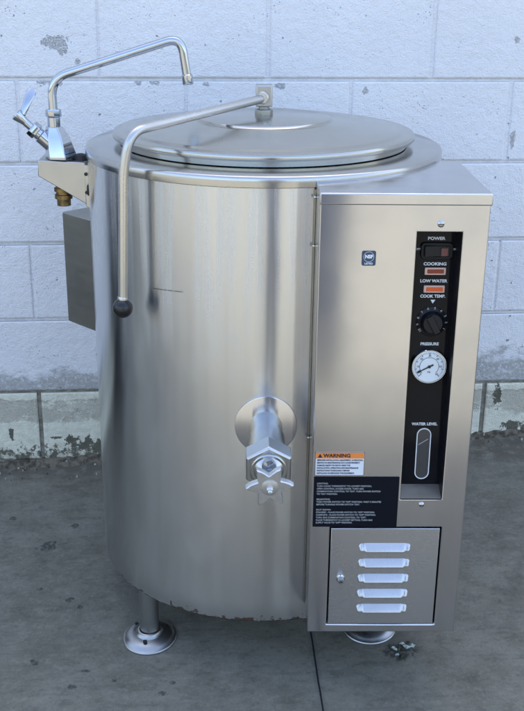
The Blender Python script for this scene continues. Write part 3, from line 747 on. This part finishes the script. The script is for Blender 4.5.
b.lathe([(.0150, .345), (.0150, .288), (.0185, .287), (.0185, .280), (.0150, .279), (.0150, .274), (.0180, .273), (.0180, .265), (.0140, .264), (.0140, .2505), (.0118, .2500), (.0110, .256), (0, .256)], 32, o=(cx, cz, 0))
part('brass_inlet', b, M['brass'], fa)

# ---- box at the back --------------------------------------------------------------
dd = Vector((-.707, .707)); nn = Vector((-.707, -.707))
hh = .192; do = .433
pts = [dd * do + nn * hh, dd * .20 + nn * hh, dd * .20 + nn * -.10, dd * do + nn * -.10]
b = MB(); b.plate([tuple(p) for p in pts][::-1], -.055, .200)
rb = part('rear_box', b, M['box'], bevel=.003)
b = MB(); p = dd * .335 + nn * .165; b.lathe([(.017, .199), (.017, .205), (.012, .214), (0, .216)], 24, o=(p.x, p.y, 0)); part('dark_cap', b, M['gasket'], rb)  # dark dome where the box top has a dark notch
# small plug on the left of the drum
b = MB(); th = R_(-84); b.lathe([(.011, -.002), (.011, .0025), (.008, .004), (0, .004)], 24, o=(RB * math.sin(th), -RB * math.cos(th), .292), axis=(math.sin(th), -math.cos(th), 0)); part('plug', b, M['gasket'])

# ---- legs --------------------------------------------------------------------------
def leg(x, y):
    z0 = gz(x, y); nrm = Vector((-.0339, -.0944, 1)).normalized()
    s = MB(); s.lathe([(.0205, 0), (.0205, -.505 - z0 - .010)], 32, o=(x, y, z0 + .010))
    lg = part('leg', s, M['foot'], loc=(x, y, z0))
    s = MB(); s.lathe([(0, .0003), (.0572, .0003), (.0576, .003), (.0560, .0052), (.0530, .0062), (.0500, .0100), (.0440, .0140), (.0350, .0160), (.0290, .0165), (.0262, .0190), (.0240, .0235), (.0207, .0245)], 56, axis=nrm)
    ft = build('foot_plate', s, M['foot'], lg, local=True)
    for k in range(3):
        a = R_(60 + 120 * k + (200 if x < 0 else 190)); s = MB(); s.lathe([(.0045, .0142), (.0045, .0172), (0, .0172)], 14, o=(.0385 * math.cos(a), .0385 * math.sin(a), 0)); build('bolt_hole', s, M['dark'], lg, local=True)
    return lg
leg(-.2363, -.2330); leg(.2334, -.2225); leg(.02, .31)

# ------------------------------------------------------------------ litter by the foot
lf = MB(); rnd = random.Random(5)
for (x, y, r, mi) in ((.305, -.289, .011, 0), (.316, -.286, .008, 0), (.297, -.280, .007, 0), (.276, -.292, .007, 0), (.271, -.285, .006, 1), (.281, -.297, .006, 0), (.291, -.318, .010, 1), (.285, -.324, .008, 1), (.288, -.296, .007, 1), (.298, -.297, .007, 1), (.310, -.276, .006, 1), (.282, -.312, .005, 0)):
    n = 9; z = gz(x, y) + .0012; c_ = lf.v(x, y, z + rnd.uniform(.002, .006)); a0 = rnd.uniform(0, 6.28)
    rg = [lf.v(x + r * (rnd.uniform(.35, 1)) * math.cos(a0 + 6.283 * k / n), y + .8 * r * (rnd.uniform(.35, 1)) * math.sin(a0 + 6.283 * k / n), z + rnd.uniform(0, .004)) for k in range(n)]
    bt = [lf.v(v.co.x, v.co.y, v.co.z - .0016) for v in rg]
    for k in range(n): lf.face([c_, rg[k], rg[(k + 1) % n]], mi); lf.face([rg[k], bt[k], bt[(k + 1) % n], rg[(k + 1) % n]], mi)
o = build('dried_leaf', lf, [simple('pale_leaf', (.42, .47, .43), .6), simple('dark_leaf', (.03, .04, .025), .6)], loc=(.30, -.29, gz(.30, -.29)))
o.location.z += DZ
tag(o, 'crumpled pale and dark dried leaf scraps on concrete beside the right foot', 'leaf')

# ------------------------------------------------------------------ unseen bin, added for the dark band it mirrors into the drum's left
B0 = bpy.data.objects.new('added_bin', None); C.objects.link(B0); B0.location = (-1.46, .26, gz(-1.46, .26) + DZ); B0.empty_display_size = .1
tag(B0, 'unseen dark grey bin added left of the kettle for its dark reflection in the drum', 'bin')
mb_ = simple('dark_bin_plastic', (.022, .025, .032), .45)
b = MB(); rows = []
for z, hx_, hy_ in ((.05, .15, .135), (.10, .155, .14), (.72, .185, .165), (.74, .195, .175), (.78, .195, .175)):
    rows.append([b.v(x, y, z) for x, y in rrect(0, 0, 2 * hx_, 2 * hy_, .05)])
for p, q in zip(rows, rows[1:]):
    for k in range(len(p)): j = (k + 1) % len(p); b.face([p[k], p[j], q[j], q[k]])
b.face(rows[0][::-1]); b.face(rows[-1]); build('bin_body', b, mb_, B0, local=True)
b = MB(); b.plate(rrect(0, 0, .40, .36, .04), .7815, .80); b.plate(rrect(0, 0, .32, .28, .05), .7998, .815); build('bin_lid', b, mb_, B0, local=True, bevel=.008)
for sy_ in (-1, 1):
    b = MB(); b.lathe([(0, -.02), (.08, -.02), (.085, -.012), (.085, .012), (.08, .02), (0, .02)], 28, o=(-.12, sy_ * .135, .085), axis=(0, 1, 0)); build('wheel', b, M['gasket'], B0, local=True)
b = MB(); b.tube([(-.185, -.12, .73), (-.245, -.12, .76), (-.245, .12, .76), (-.185, .12, .73)], .014, 14, bend=.03); build('handle', b, mb_, B0, local=True)

# ------------------------------------------------------------------ the photographer, seen as a dark band in the steel
def make_person(px, py):
    zf = gz(px, py) + DZ
    J = [('pel', 0, 0, .95, .135, .105), ('bel', 0, .005, 1.10, .135, .100), ('che', 0, -.005, 1.28, .155, .110), ('nb', 0, -.015, 1.43, .085, .075), ('nk', 0, 0, 1.50, .052, .055),
         ('hd', 0, .015, 1.60, .072, .088), ('ht', 0, .012, 1.685, .058, .068)]
    E = [(0, 1), (1, 2), (2, 3), (3, 4), (4, 5), (5, 6)]
    for s in (-1, 1):
        i = len(J)
        J += [('hip', s * .075, 0, .90, .088, .095), ('kn', s * .073, .015, .50, .072, .074), ('an', s * .075, -.01, .10, .062, .066), ('he', s * .085, -.01, .045, .043, .042), ('to', s * .10, .15, .032, .042, .028)]
        E += [(0, i), (i, i + 1), (i + 1, i + 2), (i + 2, i + 3), (i + 3, i + 4)]
        k = len(J)
        J += [('sh', s * .185, -.01, 1.395, .062, .060), ('el', s * .265, -.135, 1.13, .046, .046), ('wr', s * .185, -.125, .945, .042, .036), ('ha', s * .125, -.105, .885, .040, .028)]
        E += [(3, k), (k, k + 1), (k + 1, k + 2), (k + 2, k + 3)]
    me = bpy.data.meshes.new('person'); me.from_pydata([(a[1], a[2], a[3]) for a in J], E, [])
    o = bpy.data.objects.new('person', me); C.objects.link(o)
    sk = o.modifiers.new('skin', 'SKIN'); sk.use_smooth_shade = True
    for i, a in enumerate(J):
        me.skin_vertices[0].data[i].radius = (a[4], a[5]); me.skin_vertices[0].data[i].use_root = (i == 0)
    sb = o.modifiers.new('sub', 'SUBSURF'); sb.levels = 2; sb.render_levels = 2
    dg = bpy.context.evaluated_depsgraph_get(); nm = bpy.data.meshes.new_from_object(o.evaluated_get(dg)); o.modifiers.clear(); o.data = nm
    nm.materials.clear()
    for m in (simple('skin', (.52, .33, .25), .5), simple('denim', (.032, .042, .062), .8), simple('dark_jacket', (.035, .04, .05), .75), simple('shoe_leather', (.03, .028, .026), .5)): nm.materials.append(m)
    for f in nm.polygons:
        z = f.center.z; x = abs(f.center.x); f.use_smooth = True
        f.material_index = 3 if z < .085 else (1 if z < .955 and not (x > .2 and z > .9) else (2 if z < 1.475 else 0))
    o.location = (px, py, zf)
    tag(o, 'person in dark jacket and blue jeans standing facing the kettle, hands in pockets', 'person')
    h = MB(); h.lathe([(.092, -.03), (.098, .01), (.094, .05), (.07, .085), (.035, .102), (0, .107)], 28, o=(0, 0, 0)); 
    for v in h.bm.verts: v.co.y = v.co.y * 1.12 - .012 - (.03 if v.co.z < 0 and v.co.y > .02 else 0); v.co.z += 1.655 + (.03 if v.co.y > .05 and v.co.z < .02 else 0)
    build('hair', h, simple('brown_hair', (.05, .03, .02), .7), o, local=True)
    for s in (-1, 1):
        e = MB(); e.ball((s * .032, .098, 1.625), .0125, 16); build('eye', e, simple('eye_white', (.5, .48, .45), .3), o, local=True)
    e = MB(); e.lathe([(.016, 0), (.013, .02), (.006, .045), (0, .05)], 16, o=(0, .098, 1.585), axis=(0, .25, 1)); build('nose', e, nm.materials[0], o, local=True)
    return o
make_person(.172, -2.30)

# ------------------------------------------------------------------ light, sky, camera
SUN_EL, SUN_AZ = 55.0, 8.0                # the sun stands behind the wall, so the kettle is in its shade
wd_ = bpy.data.worlds.new('World'); scene.world = wd_; wd_.use_nodes = True
nt = wd_.node_tree; sky = nt.nodes.new('ShaderNodeTexSky'); sky.sky_type = 'NISHITA'; sky.sun_disc = False
sky.sun_elevation = R_(SUN_EL); sky.sun_rotation = R_(SUN_AZ); sky.air_density = 1.0; sky.dust_density = 4.0; sky.ozone_density = .5
bg = nt.nodes['Background']; nt.links.new(sky.outputs[0], bg.inputs[0]); bg.inputs[1].default_value = .15
sl = bpy.data.lights.new('sun', 'SUN'); sl.energy = 3.6; sl.angle = R_(.5); sl.color = (1, .99, .968)
so = bpy.data.objects.new('sun', sl); C.objects.link(so)
az = R_(SUN_AZ); el = R_(SUN_EL); tosun = Vector((math.sin(az) * math.cos(el), math.cos(az) * math.cos(el), math.sin(el)))
so.rotation_euler = tosun.to_track_quat('Z', 'Y').to_euler(); so.location = (0, 5, 8)

cam = bpy.data.cameras.new('camera'); co = bpy.data.objects.new('camera', cam); C.objects.link(co)
cam.sensor_fit = 'HORIZONTAL'; cam.sensor_width = 36; cam.lens = 1053.6263 / 524 * 36; cam.clip_end = 300; cam.clip_start = .05
rt = Vector((.99980912, -.01663258, .01025126)); up = Vector((-.0037187, .35309481, .93558016)); fw = Vector((.01918078, .93543969, -.35296556))
mt = Matrix((rt, up, -fw)).transposed().to_4x4(); mt.translation = Vector((-.0422, -2.1315, .7303 + DZ)); co.matrix_world = mt
scene.camera = co
vs = scene.view_settings; vs.view_transform = 'Standard'; vs.look = 'None'; vs.gamma = 1; vs.exposure = 2.05
scene.render.resolution_x = 755; scene.render.resolution_y = 1024
